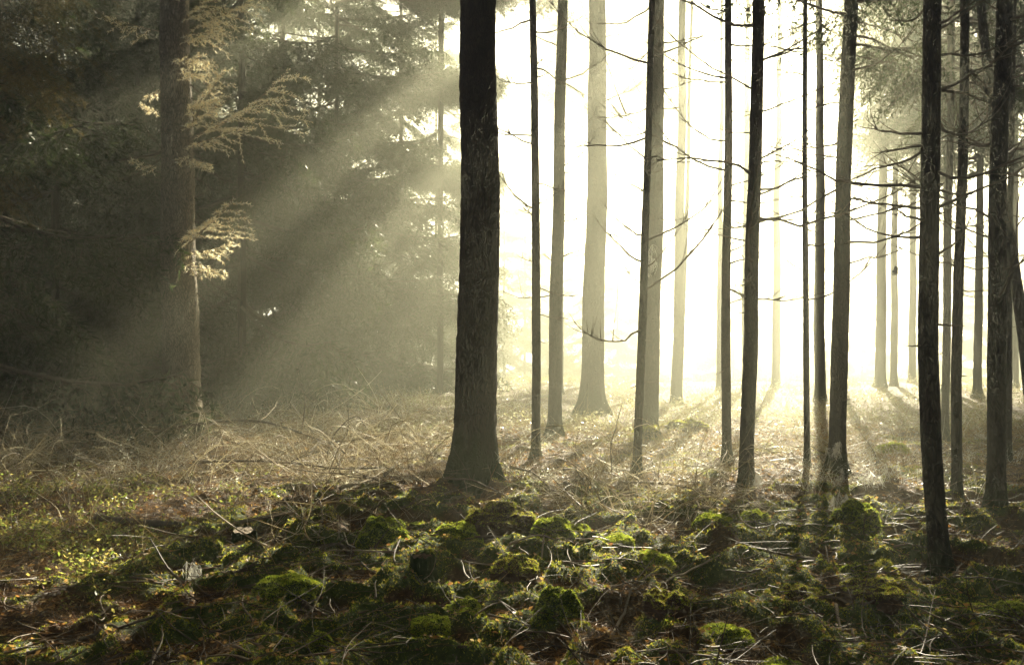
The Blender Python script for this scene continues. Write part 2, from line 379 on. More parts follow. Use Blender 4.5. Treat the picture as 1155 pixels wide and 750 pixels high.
# ------------------------------------------------------------------ conifer branches
def bough(r, L, nside, nsub, nl, sp, droop, pend, tip=.25, wood=True, nw=.0045, t0=.12):
    """axis along +X from the origin; returns (tubes, needle triangles)"""
    lines = []                                                  # (polyline 5x3, r0)
    t5 = np.linspace(0, 1, 5)
    main = np.stack([t5 * L, .06 * L * np.sin(t5 * 4 + r.random() * 6) * t5, L * (-droop * t5 + tip * t5 ** 2.5)], 1)
    lines.append((main, .011 * L + .002, False))
    def along(t): return np.array([np.interp(t, t5, main[:, k]) for k in range(3)])
    for i in range(nside):
        t = t0 + (.98 - t0) * (i + r.random() * .7) / nside
        sd = 1 if i % 2 else -1
        a = R(42 + 20 * r.random()); l = L * (.48 * (1 - t) ** .7 + .09) * (.75 + .5 * r.random())
        p0 = along(t); d = np.array([math.cos(a), sd * math.sin(a), -.15 - .25 * r.random()])
        s = p0 + t5[:, None] * d * l + (t5 ** 2)[:, None] * np.array([.12, 0, -pend * .5]) * l
        lines.append((s, .004, True))
        for j in range(nsub):
            u = (j + .5 + r.random() * .4) / nsub
            q0 = np.array([np.interp(u, t5, s[:, k]) for k in range(3)])
            a2 = R(35 + 30 * r.random()) * (1 if j % 2 else -1)
            dd = np.array([d[0] * math.cos(a2) - d[1] * math.sin(a2), d[0] * math.sin(a2) + d[1] * math.cos(a2), -.1 - pend * (.5 + r.random())])
            dd /= np.linalg.norm(dd); l2 = l * (.42 * (1 - u) + .14) * (.7 + .6 * r.random())
            lines.append((q0 + t5[:, None] * dd * l2 + (t5 ** 2)[:, None] * np.array([0, 0, -.2 * pend]) * l2, .002, True))
    P = np.stack([l[0] for l in lines]); R0 = np.array([l[1] for l in lines])
    tubes = (P, R0[:, None] * np.linspace(1, .35, 5)[None])
    tri = []
    for pl, _, nd in lines:
        if not nd: pl = pl[3:]
        seg = np.linalg.norm(np.diff(pl, axis=0), axis=1).sum(); n = max(3, int(seg / sp))
        t = np.linspace(0, 1, n); tt = np.linspace(0, 1, len(pl))
        p = np.stack([np.interp(t, tt, pl[:, k]) for k in range(3)], 1); T = np.gradient(p, axis=0) ; T /= np.linalg.norm(T, axis=1, keepdims=True) + 1e-9
        v = r.normal(size=(n, 3)); v -= T * (v * T).sum(1, keepdims=True); v /= np.linalg.norm(v, axis=1, keepdims=True) + 1e-9
        nd_ = T * .62 + v * .78; w = np.cross(nd_, r.normal(size=(n, 3))); w /= np.linalg.norm(w, axis=1, keepdims=True) + 1e-9
        l = nl * (.7 + .6 * r.random((n, 1)))
        tri.append(np.stack([p - w * nw, p + w * nw, p + nd_ * l], 1))
    return tubes, np.concatenate(tri)
def place(tb, tr, origin, yaw, pitch, s):
    cy, sy, cp, sp_ = math.cos(yaw), math.sin(yaw), math.cos(pitch), math.sin(pitch)
    A = np.array([[cy, -sy, 0], [sy, cy, 0], [0, 0, 1]]) @ np.array([[cp, 0, -sp_], [0, 1, 0], [sp_, 0, cp]])
    return (tb[0] @ A.T * s + origin, tb[1] * s), tr @ A.T * s + origin
def crown_mesh(name, seed, H, n, len_at, droop, pend, pitch, mats, tmpl=(16, 5, .035, .02), gaps=0, tiers=0, jit=.25, skip=None):
    """crown from z=0 to z=H, n boughs, len_at(t) = bough length at height share t"""
    r = np.random.default_rng(seed)
    T = [bough(r, 1.0, tmpl[0], tmpl[1], tmpl[2], tmpl[3], droop * (.7 + .6 * r.random()), pend, nw=tmpl[4] if len(tmpl) > 4 else .0045, t0=.3 if tiers else .12) for _ in range(5)]
    mb = MB(); yaw = 0
    for i in range(n):
        t = (i + r.random()) / n; yaw += 2.4 + r.normal() * .35
        if tiers: t = abs(int(t * tiers) + .5 + jit * r.normal()) / tiers
        if r.random() < gaps or (skip and skip[0] < t < skip[1]): continue
        tb, tr = T[r.integers(0, 5)]
        a, b = place(tb, tr, np.array([0, 0, t * H]), yaw, pitch(t) + r.normal() * .08, len_at(t) * (.75 + .45 * r.random()))
        mb.tubes(a[0][:1], a[1][:1], 4, 0); mb.tubes(a[0][1:, ::2], a[1][1:, ::2], 3, 0); mb.tri(b, 1)
    t = np.linspace(0, 1, 8); mb.tubes(np.stack([0 * t, 0 * t, t * H], 1)[None], (.07 * (1 - t) + .01)[None], 6, 0)
    return mb.mesh(name, mats)
WN = [M['deadwood'], M['needle']]
SPRUCE = [crown_mesh('spruce_crown', 100 + i, 15.0, 105, lambda t: 2.9 * (1 - t) ** .75 + .25, .34, .95, lambda t: -.12 + .5 * t, WN, (22, 7, .045, .022, .006), .1, 15) for i in range(3)]
HIGH = [crown_mesh('high_crown', 200 + i, 8.0, 62, lambda t: 2.3 * (1 - .8 * t) * (.6 + .5 * min(1, t * 4)), .18, .5, lambda t: .0 + .6 * t, WN, (13, 4, .045, .03, .0065), .08) for i in range(3)]
DENSE = [crown_mesh('tall_crown', 250 + i, 8.0, 110, lambda t: 2.4 * (1 - .75 * t), .2, .6, lambda t: .0 + .5 * t, WN, (16, 5, .045, .026, .0065), .12, 11) for i in range(3)]
CLUMP = [crown_mesh('tufted_crown', 270 + i, 8.0, 260, lambda t: .95 + .25 * math.sin(t * 40 + i), .25, .7, lambda t: .1, WN, (16, 6, .05, .024, .0075), .0, 5, .05) for i in range(2)]  # tiered tufts shaped to split the sunlight into shafts
# ------------------------------------------------------------------ trunks
def trunk_mesh(name, pts, rad, flare, rings, k, mat, lobes=5, rough=.05, seed=0):
    """pts (n,3) axis from base up, relative to the base; rad = radius at breast height, flare = extra share at the foot"""
    r = np.random.default_rng(seed)
    zz = pts[:, 2]; H = zz[-1]
    s = np.linspace(0, 1, rings) ** 1.6; z = zz[0] + s * (H - zz[0])
    ax = np.interp(z, zz, pts[:, 0]); ay = np.interp(z, zz, pts[:, 1])
    for _ in range(2):
        ax[1:-1] = (ax[:-2] + 2 * ax[1:-1] + ax[2:]) / 4; ay[1:-1] = (ay[:-2] + 2 * ay[1:-1] + ay[2:]) / 4
    wob = .35 * min(rad, .12) * np.clip(z / 2, 0, 1); ax = ax + wob * perlin(z * .45 + seed * 7.7, z * 0 + seed); ay = ay + wob * perlin(z * .45 + seed * 3.1 + 50, z * 0 + seed)
    R0 = rad * (1 - .82 * np.clip((z - 1.3) / (H - 1.3), 0, 1) ** 1.15)
    th = np.arange(k) * 2 * math.pi / k
    fl = flare * np.exp(-np.maximum(z, 0) / (.9 * rad + .06))[:, None] * (1 + .75 * np.cos(lobes * th + r.random() * 6)[None] * 1 + .25 * np.cos(3 * th + 1 + r.random() * 6)[None])
    nz = (perlin(th[None] / (2 * math.pi) * k / 2.3 + seed, z[:, None] * 7) + .7 * perlin(th[None] / (2 * math.pi) * k / 1.3 + seed + 9, z[:, None] * 16)) * rough + perlin(np.cos(th)[None] * 1.2 + seed, z[:, None] * 1.3) * .03
    rr = R0[:, None] * (1 + fl + nz)
    V = np.stack([ax[:, None] + rr * np.cos(th), ay[:, None] + rr * np.sin(th), np.repeat(z[:, None], k, 1)], -1)
    idx = np.arange(rings * k).reshape(rings, k); a, b = idx[:-1], idx[1:]
    mb = MB(); mb.add(V, np.stack([a, np.roll(a, -1, 1), np.roll(b, -1, 1), b], -1).reshape(-1, 4))
    return mb.mesh(name, [mat], True), (z, ax, ay)
def dead_branch_mesh(r, L, up, curl, r0, nt=4, z0=0):
    """a leafless branch along +X with a few side twigs"""
    t = np.linspace(0, 1, 9)
    w = np.cumsum(r.normal(size=(9, 3)), 0) * .016; w[0] = 0
    ax = np.stack([t * L, w[:, 1] * L, L * (up * t + curl * t ** 2) + w[:, 2] * L], 1)
    mb = MB(); mb.tubes(ax[None], (r0 * (1 - .8 * t))[None], 6)
    for _ in range(nt):
        u = .25 + .65 * r.random(); p = np.array([np.interp(u, t, ax[:, k]) for k in range(3)])
        a = R(25 + 35 * r.random()) * (1 if r.random() < .5 else -1); l = L * (.15 + .35 * r.random()) * (1.1 - u * .6)
        d = np.array([math.cos(a), math.sin(a), up + 2 * curl * u + r.normal() * .25]); q = np.linspace(0, 1, 5)
        s = p + q[:, None] * d * l + (q ** 2)[:, None] * np.array([0, 0, .25 * r.normal() + curl]) * l + np.sin(q * 5)[:, None] * r.normal(size=3) * .02 * l
        mb.tubes(s[None], (r0 * .42 * (1 - .75 * q))[None], 4)
    return mb.mesh('dead_branch', [M['deadwood']], True)

def build_tree(pts_px, d, width_px, label, name='spruce_tree', flare=.35, H=17, crown=None, crown_z=9, crown_s=1.0, branches=0, bz=(2, 8), blen=(.5, 1.4), group=None, seed=0, k=20, extra=(), bark=None):
    """pts_px: axis of the trunk, top to base; d: distance; one Empty at the base with trunk, crown and dead branches"""
    r = np.random.default_rng(1000 + seed)
    A = np.array([at_depth(px, py, d) for px, py in pts_px][::-1])
    bx, by = A[0, 0], d; bz0 = float(gz(bx, by))
    A = A - np.array([bx, by, bz0]); A[0, 2] = -.25
    A[:, 1] += .02 * r.normal(size=len(A)) * np.linspace(0, 1, len(A))
    sl = (A[-1] - A[-2]) / max(.3, (A[-1, 2] - A[-2, 2]))
    ztop = H * (.93 + .14 * r.random()) if H != 16.2 else H
    A = np.vstack([A, A[-1] + sl * (ztop - A[-1, 2])])
    rad = width_px * d / F / 2
    root = thing(name, label, 'tree', (bx, by, bz0), group)
    tm, (z, ax, ay) = trunk_mesh('trunk', A, rad, flare + (.2 if rad < .1 else .0), (260 if width_px > 25 else 160) if d < 16 else 70, k, bark or (M['bark'] if rad > .11 else M['bark_thin']), seed=seed)
    link('trunk', tm, root)
    X = lambda h: (float(np.interp(h, z, ax)), float(np.interp(h, z, ay)), h)
    if crown is not None:
        link('crown', crown, root, X(crown_z), (0, 0, r.random() * 6), (crown_s, crown_s, (ztop - crown_z + .4) / 8.0))
    rb = lambda h: rad * (1 - .82 * min(1, max(0, (h - 1.3) / (ztop - 1.3))))
    for i in range(int(branches * 1.5)):
        h = bz[0] + (bz[1] - bz[0]) * (i + r.random()) / branches
        yaw = r.random() * 2 * math.pi if r.random() < .4 else (math.pi if r.random() < .5 else 0) + r.normal() * .6
        L = blen[0] + 1.25 * (blen[1] - blen[0]) * r.random() ** 1.2
        p = X(h); q = rb(h) * .8
        link('dead_branch', dead_branch_mesh(r, L, r.normal() * .22 - .02, .28 + .2 * r.normal(), (.0055 + .0065 * L), 5 + int(r.random() * 7)), root, (p[0] + q * math.cos(yaw), p[1] + q * math.sin(yaw), h), (0, 0, yaw))
    if d < 16 and branches:
        for i in range(9):                          # broken stubs
            h = .5 + 5.5 * r.random(); yaw = r.random() * 6.28; p = X(h); q = rb(h) * .7
            link('branch_stub', dead_branch_mesh(r, .05 + .16 * r.random() ** 2, .15 * r.normal(), 0, .004 + .05 * rad + .003 * r.random(), 0), root, (p[0] + q * math.cos(yaw), p[1] + q * math.sin(yaw), h), (0, 0, yaw))
    for px, py, dx, dy in extra:                    # a branch seen in the photo: foot on the trunk, sideways reach and rise in photo pixels
        h = float(at_depth(px, py, d)[2]) - bz0; p = X(h); L = math.hypot(dx, dy) * d / F; yaw = (0 if dx > 0 else math.pi) + r.normal() * .3
        q = rb(h) * .8
        link('dead_branch', dead_branch_mesh(r, L, -dy / abs(dx) * .6, -dy / abs(dx) * .4, .008 + .007 * L, 5), root, (p[0] + q * math.cos(yaw), p[1] + q * math.sin(yaw), h), (0, 0, yaw))
    return root, X, rb

T = build_tree
# the big spruce at left, with its sunlit sprays
big, bX, bR = T([(197, 0), (198, 120), (202, 300), (205, 440), (206, 512)], 14.4, 40, 'thick spruce trunk at left carrying golden sunlit sprays', flare=.3, crown=HIGH[0], crown_z=7.2, crown_s=1.2, seed=1, k=48, branches=0, bark=M['bark_lit'])
T([(540, 0), (540, 200), (538, 400), (536, 500), (535, 557)], 9.9, 46, 'thickest dark trunk in the middle, rough bark, mossy flared foot', flare=.42, crown=HIGH[1], crown_z=7, crown_s=1.25, seed=2, k=64)
TALL = 'slender trees scattered through the mist'
T([(601, 0), (604, 200), (605, 400), (604, 525)], 12, 10, 'thin straight trunk just right of the thickest trunk, short stub twigs', 'young_spruce', .3, 13, HIGH[2], 6.3, .7, 12, (1.6, 6), (.25, .9), TALL, 3, 14, [(603, 235, -34, -40), (603, 230, 20, -12), (602, 75, 12, -4), (602, 88, 16, -4)])
T([(634, 0), (630, 200), (627, 400), (625, 498)], 14.6, 15, 'slim trunk leaning slightly right with bare upturned side branches', 'spruce_tree', .3, 15, HIGH[0], 8, .8, 8, (2, 6), (.4, 1.1), TALL, 4, 18, [(629, 195, 28, -8), (629, 250, 30, -7), (628, 290, 40, -12), (629, 165, 18, -2)])
T([(674, 0), (673, 200), (671, 330), (668, 430), (667, 469)], 19.3, 25, 'stout misty grey trunk with broad flared foot beyond the slim pair', 'spruce_tree', .55, 18, DENSE[1], 10.0, 1.1, 3, (3, 8), (.5, 1.2), TALL, 5, 32)
T([(735, 0), (731, 200), (724, 380), (720, 470), (718, 546)], 10.6, 9.5, 'very thin dark trunk crossing in front of a thicker grey one', 'young_spruce', .3, 11, HIGH[2], 6.2, .6, 12, (1.4, 5.6), (.3, 1.2), TALL, 6, 14, [(722, 215, -32, -18), (724, 295, -40, -40), (724, 265, -36, -30)])
T([(743, 0), (740, 200), (736, 380), (732, 496)], 15, 18, 'mid sized grey trunk half hidden behind a very thin dark trunk', 'spruce_tree', .35, 16, HIGH[0], 8.2, .8, 10, (2, 7.5), (.5, 1.5), TALL, 7, 22, [(742, 60, 70, -40), (742, 48, 60, -10), (741, 100, 45, -17)])
T([(770, 0), (768, 200), (765, 380), (762, 456)], 22.5, 12, 'pale hazy trunk, the left one of a pair joined low down', 'spruce_tree', .35, 17, HIGH[1], 12.2, .8, 4, (3, 8), (.5, 1.3), TALL, 8, 16)
T([(780, 0), (776, 200), (770, 360), (766, 450)], 23.5, 5.5, 'thin pale hazy stem, the right one of a pair joined low down', 'young_spruce', .3, 14, HIGH[2], 10.5, .6, 3, (3, 8), (.4, 1), TALL, 9, 12)
T([(814, 0), (813, 200), (811, 440)], 27, 6.5, 'faint pale stem in the mist behind a dark slender trunk', 'young_spruce', .3, 15, HIGH[0], 12.5, .5, 2, (3, 8), (.4, 1), TALL, 10, 12)
T([(822, 0), (820, 200), (819, 400), (820, 525)], 12, 10.5, 'dark slender upright trunk with many bare twigs, mossy at foot', 'young_spruce', .3, 13, HIGH[1], 6.2, .7, 18, (1.8, 6), (.35, 1.4), TALL, 11, 16)
T([(853, 0), (851, 200), (848, 380), (843, 470), (840, 555)], 10.1, 16, 'dark trunk sweeping gently left towards its foot, middle right', 'spruce_tree', .3, 15, HIGH[2], 6.4, .9, 16, (1.8, 5.5), (.4, 1.5), TALL, 12, 24, [(856, 70, 75, -40), (856, 180, 60, -36), (855, 220, 80, -40), (856, 245, 70, -10), (855, 215, 90, -26)])
T([(880, 0), (877, 200), (875, 438)], 29, 9, 'broad ghostly trunk almost lost in the brightest mist', 'spruce_tree', .35, 17, HIGH[0], 13.5, .45, 2, (3, 8), (.5, 1.2), TALL, 13, 14)
T([(908, 0), (908, 200), (909, 400), (911, 533)], 11.4, 7, 'thinnest pole like stem left of the trunk wrapped in cobwebs', 'young_spruce', .25, 11, HIGH[1], 6.2, .55, 12, (1.6, 5.6), (.3, 1.1), TALL, 14, 12)
T([(925, 0), (925, 200), (924, 380), (926, 454)], 23, 12, 'straight pale trunk standing just behind the thinnest stem', 'spruce_tree', .4, 17, HIGH[2], 7.6, .6, 4, (3, 8), (.5, 1.4), TALL, 15, 16)
T([(959, 0), (953, 200), (947, 400), (943, 545)], 10.7, 18.5, 'olive brown trunk leaning right, foot wrapped in torn cobwebs', 'spruce_tree', .35, 15, HIGH[0], 4.9, .8, 14, (2, 5.6), (.4, 1.5), TALL, 16, 28, [(962, 40, 85, 45), (960, 50, 70, 20), (958, 25, 60, 25), (950, 225, 60, 12)])
T([(998, 0), (995, 200), (993, 438)], 28.5, 11.5, 'wide ghostly trunk in the mist under hanging foliage, far right', 'spruce_tree', .4, 17, HIGH[1], 5.6, .85, 3, (3, 8), (.5, 1.2), TALL, 17, 14)
T([(1012, 0), (1010, 200), (1008, 433)], 31, 8, 'faintest ghostly trunk right beside the wide ghostly one', 'spruce_tree', .35, 17, HIGH[2], 6.2, .65, 2, (3, 8), (.5, 1.2), TALL, 18, 12)
T([(1053, 0), (1049, 200), (1047, 400), (1050, 520), (1056, 590), (1066, 656)], 6.45, 22, 'nearest black trunk at right, its foot bending right', 'spruce_tree', .4, 14, HIGH[0], 5.2, .8, 14, (2, 4.2), (.3, 1.1), TALL, 19, 32, [(1040, 150, -75, -10), (1040, 165, -60, 6), (1040, 235, -75, -14), (1040, 248, -60, -8), (1060, 98, 95, 10)])
T([(1074, 0), (1070, 250), (1065, 497)], 14.7, 8.5, 'thin grey stem close behind the nearest black trunk', 'young_spruce', .3, 13, DENSE[1], 5.0, .7, 14, (2, 7), (.3, 1), TALL, 20, 14)
T([(1087, 0), (1084, 200), (1079, 430), (1080, 574)], 9.1, 11.5, 'slender black trunk second from the nearest, green foot', 'young_spruce', .35, 12, HIGH[2], 5.6, .7, 14, (1.8, 5), (.3, 1.1), TALL, 21, 20)
T([(1110, 0), (1105, 250), (1102, 449)], 24, 9, 'hazy grey trunk between two black trunks at far right', 'spruce_tree', .35, 16, DENSE[0], 5.4, .9, 5, (2.5, 8), (.5, 1.3), TALL, 22, 14)
T([(1132, 0), (1128, 200), (1123, 420), (1124, 590)], 8.4, 20, 'thick black trunk near the right edge, upright', 'spruce_tree', .3, 14, HIGH[1], 5.6, .85, 14, (1.8, 4.8), (.3, 1.1), TALL, 23, 30, [(1118, 165, -55, -25), (1136, 170, 30, -20)])
T([(1106, 0), (1120, 130), (1138, 250), (1156, 400), (1172, 520)], 12.4, 13, 'black trunk leaning left across the far right edge', 'spruce_tree', .3, 13, HIGH[2], 6.5, .8, 10, (2, 6.2), (.3, 1), TALL, 24, 20)
T([(1144, 0), (1140, 200), (1137, 522)], 11.9, 7, 'thin dark stem tucked behind the thick black right trunk', 'young_spruce', .3, 12, HIGH[0], 6, .7, 8, (2, 6), (.3, .9), TALL, 25, 12)

# misty trees further back, mostly added so their crowns shade air and shape shafts
FAR = [
    (497, 26, 7, 16.2, 4.5, 1.0, 'faint thin tree added left of the thickest trunk to streak the sunbeams'),  # this and the next added to streak the sunbeams
    (537, 25, 9, 16.2, 4.2, .85, 'misty tree added behind the thickest dark trunk to streak the sunbeams'),
    (629, 33, 7, 19.8, 14.5, 1.0, 'far tree added behind the slim leaning trunk for canopy shade'),  # added canopy, crowns shade the air and ground in front
    (632, 26, 8, 18.5, 10.6, .85, 'far tree added in line with the slim leaning trunk for shade, nearer of two'),
    (669, 30, 9, 19.6, 12.4, 1.05, 'far tree added behind the stout misty grey trunk for canopy shade'),
    (819, 25, 6, 19, 11.2, .75, 'far tree added behind the dark slender upright one for canopy shade'),
    (633, 43, 7, 20.6, 12.2, .66, 'far tall tree added behind the slim leaning trunk to shape light shafts'),  # tall ones added to break the light into shafts
    (675, 45, 7, 20.6, 12.2, .66, 'far tall tree added behind the stout misty trunk to shape light shafts'),
    (730, 43, 7, 20.6, 12.2, .66, 'far tall tree added behind the mid sized grey trunk to shape light shafts'),
    (767, 45, 7, 20.6, 12.2, .66, 'far tall tree added behind the hazy pair to shape light shafts'),
    (950, 27, 8, 20.4, 14.6, .95, 'far tree added behind the olive brown leaning trunk to shade near air'),  # unseen crowns added to keep the near air in shade
    (842, 27.5, 8, 20.6, 15.2, .95, 'far tree added behind the sweeping dark trunk to shade near air'),
    (737, 26.5, 8, 20.6, 15.0, .95, 'far tree added behind the mid sized grey trunk to shade near air'),
    (1049, 27, 8, 20.4, 14.6, .8, 'far tree added behind the nearest black trunk to shade near air'),
    (1030, 33, 8, 19.6, 7.5, 1.2, 'faint far trunk left of the nearest black trunk'),
    (1068, 27, 8, 19, 7.0, 1.1, 'far misty trunk behind the nearest black trunk'),
    (1145, 29, 9, 19, 8.5, 1.4, 'far misty trunk at the right edge behind the black ones'),
    (1215, 25, 10, 19, 7.5, 1.5, 'misty tree just past the right edge, boughs reaching in'),
    (1300, 30, 10, 19, 7.5, 1.5, 'misty tree further past the right edge'),
]
for i, (px, d, w, H, cz, cs, lb) in enumerate(FAR):
    T([(px + 2, 0), (px, 200), (px - 1, HY + EYE * F / d)], d, w, lb, 'spruce_tree', .35, H, (CLUMP[::-1] * 2 if px in (497, 537) else DENSE if d > 40 or px in (632, 1030, 1068, 950, 842, 737, 1049) else HIGH)[i % 3], cz, cs, 0, group='slender trees scattered through the mist', seed=60 + i, k=14)

# sprays on the big spruce
def spray_mesh(seed, L, nside, nsub, mat, droop=.05, tip=.12, pend=.35):
    r = np.random.default_rng(seed)
    tb, tr = bough(r, L, nside, nsub, .045, .009, droop, pend, tip, nw=.0055)
    wood = MB(); wood.tubes(tb[0][:1], tb[1][:1], 6); wood.tubes(tb[0][1:], tb[1][1:], 3)
    nd = MB(); nd.tri(tr)
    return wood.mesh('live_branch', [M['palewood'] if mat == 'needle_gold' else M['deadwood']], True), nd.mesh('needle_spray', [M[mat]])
def add_spray(px, py, dx, dy, seed, nside=11, nsub=3, mat='needle_gold', fwd=.25):
    d = 14.4; s = d / F; h = float(at_depth(px, py, d)[2] - big.location[2]); p = bX(h)
    L = math.hypot(dx, dy) * s
    w, n = spray_mesh(seed, L, nside, nsub, mat)
    yaw = (0 if dx > 0 else math.pi) + (-fwd if dx > 0 else fwd)
    o = link('live_branch', w, big, (p[0] + bR(h) * .9 * math.cos(yaw), p[1] + bR(h) * .9 * math.sin(yaw), h), (0, -math.atan2(-dy, abs(dx)), yaw))
    link('needle_spray', n, o)
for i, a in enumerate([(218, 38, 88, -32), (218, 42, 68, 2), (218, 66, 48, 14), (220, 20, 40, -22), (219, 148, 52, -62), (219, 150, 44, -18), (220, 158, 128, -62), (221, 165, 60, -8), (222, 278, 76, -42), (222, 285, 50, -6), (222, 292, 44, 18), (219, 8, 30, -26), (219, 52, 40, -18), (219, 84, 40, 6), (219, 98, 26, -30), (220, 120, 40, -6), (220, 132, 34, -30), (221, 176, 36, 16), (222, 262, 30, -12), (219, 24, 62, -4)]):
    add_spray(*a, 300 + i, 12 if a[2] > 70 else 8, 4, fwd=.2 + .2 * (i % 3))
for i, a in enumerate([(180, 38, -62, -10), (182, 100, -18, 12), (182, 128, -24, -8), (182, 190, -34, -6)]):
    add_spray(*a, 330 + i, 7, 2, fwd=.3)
r = np.random.default_rng(77)
for px, py, dx, dy in [(222, 200, 24, 18), (222, 225, 18, -10), (222, 250, 30, 8), (222, 330, 20, 22), (221, 110, 44, 12), (220, 95, 36, 40), (221, 185, 50, 30), (180, 172, -180, 12), (180, 178, -60, 30), (222, 170, 30, 45), (222, 298, 40, 45), (220, 60, 34, 60), (222, 310, 26, 34), (182, 170, -30, -32)]:
    h = float(at_depth(px, py, 14.4)[2] - big.location[2]); p = bX(h); L = math.hypot(dx, dy) * 14.4 / F; yaw = 0 if dx > 0 else math.pi
    link('dead_branch', dead_branch_mesh(r, L, 0, .12, .008 + .006 * L, 7), big, (p[0] + bR(h) * math.cos(yaw), p[1], h), (0, -math.atan2(-dy, abs(dx)), yaw))

# ------------------------------------------------------------------ dense spruces of the left background
def dense(px, d, H, label, wid=1.0, base=1.0, seed=0, var=0, tw=None, mats=None):
    r = np.random.default_rng(2000 + seed); x = (px - CX) * d / F; z = float(gz(x, d))
    root = thing('dense_spruce', label, 'tree', (x, d, z), 'dense spruces of the dark left background')
    A = np.array([[0, 0, -.25], [.02, 0, 2], [.05 * r.normal(), .05 * r.normal(), H * .97]])
    tm, _ = trunk_mesh('trunk', A, tw or .055 + .0035 * (seed % 4) * 3, .3, 30, 12, M['bark'], seed=seed)
    link('trunk', tm, root)
    c = link('crown', SPRUCE[var], root, (0, 0, base), (0, 0, r.random() * 6), (wid, wid, (H - base) / 15.0))
    return root, c
DL = [
    (-50, 14, 15, 'dark spruce filling the left edge, drooping boughs touched with gold', 1.0, 1.2, 0),
    (62, 19.5, 17, 'dark spruce with hanging boughs behind the left edge tree', 1.0, .7, 1),
    (155, 21.5, 18, 'black spruce with thin trunk left of the thick golden sprayed trunk', 1.1, .9, 2),
    (272, 20.5, 17, 'spruce with layered drooping boughs right of the golden sprays', 1.0, .6, 0),
    (-10, 25, 19, 'spruce lost in black shade at the left edge, far row', 1.3, .6, 1),
    (105, 28, 19, 'spruce in black shade, far row behind the left trunks', 1.3, .6, 2),
    (205, 28, 19, 'far row spruce hidden behind the thick golden sprayed trunk', 1.3, .6, 0),
    (318, 27, 19, 'hazy olive spruce in the beam of light, left of centre', 1.35, .6, 1),
    (380, 25.5, 17, 'tall misty spruce under the bright gap in the canopy', 1.2, .8, 2),
    (452, 29, 14, 'pale misty spruce dissolving in the sunbeams near the thickest trunk', 1.05, .8, 0),
    (-40, 33, 20, 'spruce at the very back of the dark left stand', 1.4, .6, 2),
    (150, 35, 20, 'back row spruce in the dark left stand', 1.4, .6, 1),
    (260, 34, 20, 'back row spruce behind the layered drooping boughs', 1.4, .6, 2),
    (492, 37, 16, 'pale spruce dissolving in mist just left of the thickest trunk', .95, .8, 1),
    (360, 34, 19, 'back row spruce fading into the olive mist', 1.3, .6, 0),
]
for i, (px, d, H, lb, w, b, v) in enumerate(DL): dense(px, d, H, lb, w, b, i, v)

# a far wood closing the view behind the trunks
rr = np.random.default_rng(31)
for i in range(22):
    x, y = -7 + i * 2.9 + rr.normal(), 50 + 16 * rr.random(); H = 8.5 + 4 * rr.random()
    o = dense(CX, 1, H, 'pale spruce dissolving in the bright mist far behind the trunks', 1.1 * H / 12, .3, 70 + i, i % 3)[0]
    o.location = (x, y, float(gz(x, y))); o['group'] = 'far spruces dissolving in the mist'
# unseen forest beside and behind the camera, added to block skylight
for i, (x, y, v, lb) in enumerate([(7, -5, 1, 'unseen dense spruce added behind the camera to block skylight, right'), (9.5, 1.5, 2, 'unseen dense spruce added right of the camera to block skylight'), (14, 7, 0, 'unseen dense spruce added beyond the right edge to block skylight, nearer one'),
        (-13, 8, 1, 'unseen dense spruce added beyond the left edge to block skylight, nearer one'), (10, -12, 2, 'unseen dense spruce added further behind the camera to block skylight, right'),
        (18, 14, 1, 'unseen dense spruce added beyond the right edge to block skylight, further one'), (-16, 15, 2, 'unseen dense spruce added beyond the left edge to block skylight, further one')]):
    dense(CX, 1, 18, lb, 1.5, 1.5, 40 + i, v)[0].location = (x, y, float(gz(x, y)))

LEFT = [o for o in COL.objects if o.get('label', '').startswith('dark spruce filling the left edge')][0]
for i, (py, L, up) in enumerate([(95, 2.0, .32), (80, 1.7, .25), (110, 1.6, .1), (40, 2.2, .2), (215, 1.5, .0), (10, 2.0, .1), (150, 1.8, .05)]):
    h = EYE + (HY - py) * 14 / F; w, n = spray_mesh(370 + i, L, 18, 6, 'needle_olive', .1, .3, .9)
    o = link('live_branch', w, LEFT, (.08, -.3, h), (0, -up, -.5 + .12 * (i % 4))); link('needle_spray', n, o)
# ------------------------------------------------------------------ moss mounds, stumps and clods
def dome(seed, w, dp, h, n=26, k=40, rough=.16, flat=.0):
    """an uneven dome, open below; returns vertices (n,k,3) and normals"""
    ph = np.linspace(0, 1, n)[:, None]; th = (np.arange(k) * 2 * math.pi / k)[None]
    a = ph * math.pi * .56
    rr = np.sin(a) ** .92; zz = np.cos(a)
    X, Y, Zz = rr * np.cos(th), rr * np.sin(th), zz + 0 * th
    q = 1 + rough * (fbm(X * 1.6 + seed * 3.1, Y * 1.6 + Zz * 1.3 + seed, 3)) + rough * .35 * perlin(X * 6 + seed, Y * 6 + Zz * 5)
    V = np.stack([X * w * q, Y * dp * q, Zz * h * q], -1)
    return V
def grid_faces(n, k):
    idx = np.arange(n * k).reshape(n, k); a, b = idx[:-1], idx[1:]
    return np.stack([a, b, np.roll(b, -1, 1), np.roll(a, -1, 1)], -1).reshape(-1, 4)
def fur_on(mb, V, cnt, h, w, mat, r, zmin=-.2, keep=None):
    n, k, _ = V.shape
    i = r.integers(0, n - 1, cnt * 2); j = r.integers(0, k, cnt * 2); u, v = r.random((cnt * 2, 1)), r.random((cnt * 2, 1))
    a, b, c = V[i, j], V[i + 1, j], V[i, (j + 1) % k]
    area = np.linalg.norm(np.cross(b - a, c - a), axis=1); P = a + u * (b - a) + v * (c - a)
    N = norm(np.cross(b - a, c - a)); kk = r.random(cnt * 2) < area / area.max()
    kk &= P[:, 2] > zmin * V[0, 0, 2]
    if keep is not None: kk &= keep(P)
    fur(mb, P[kk], N[kk], h, w, mat)
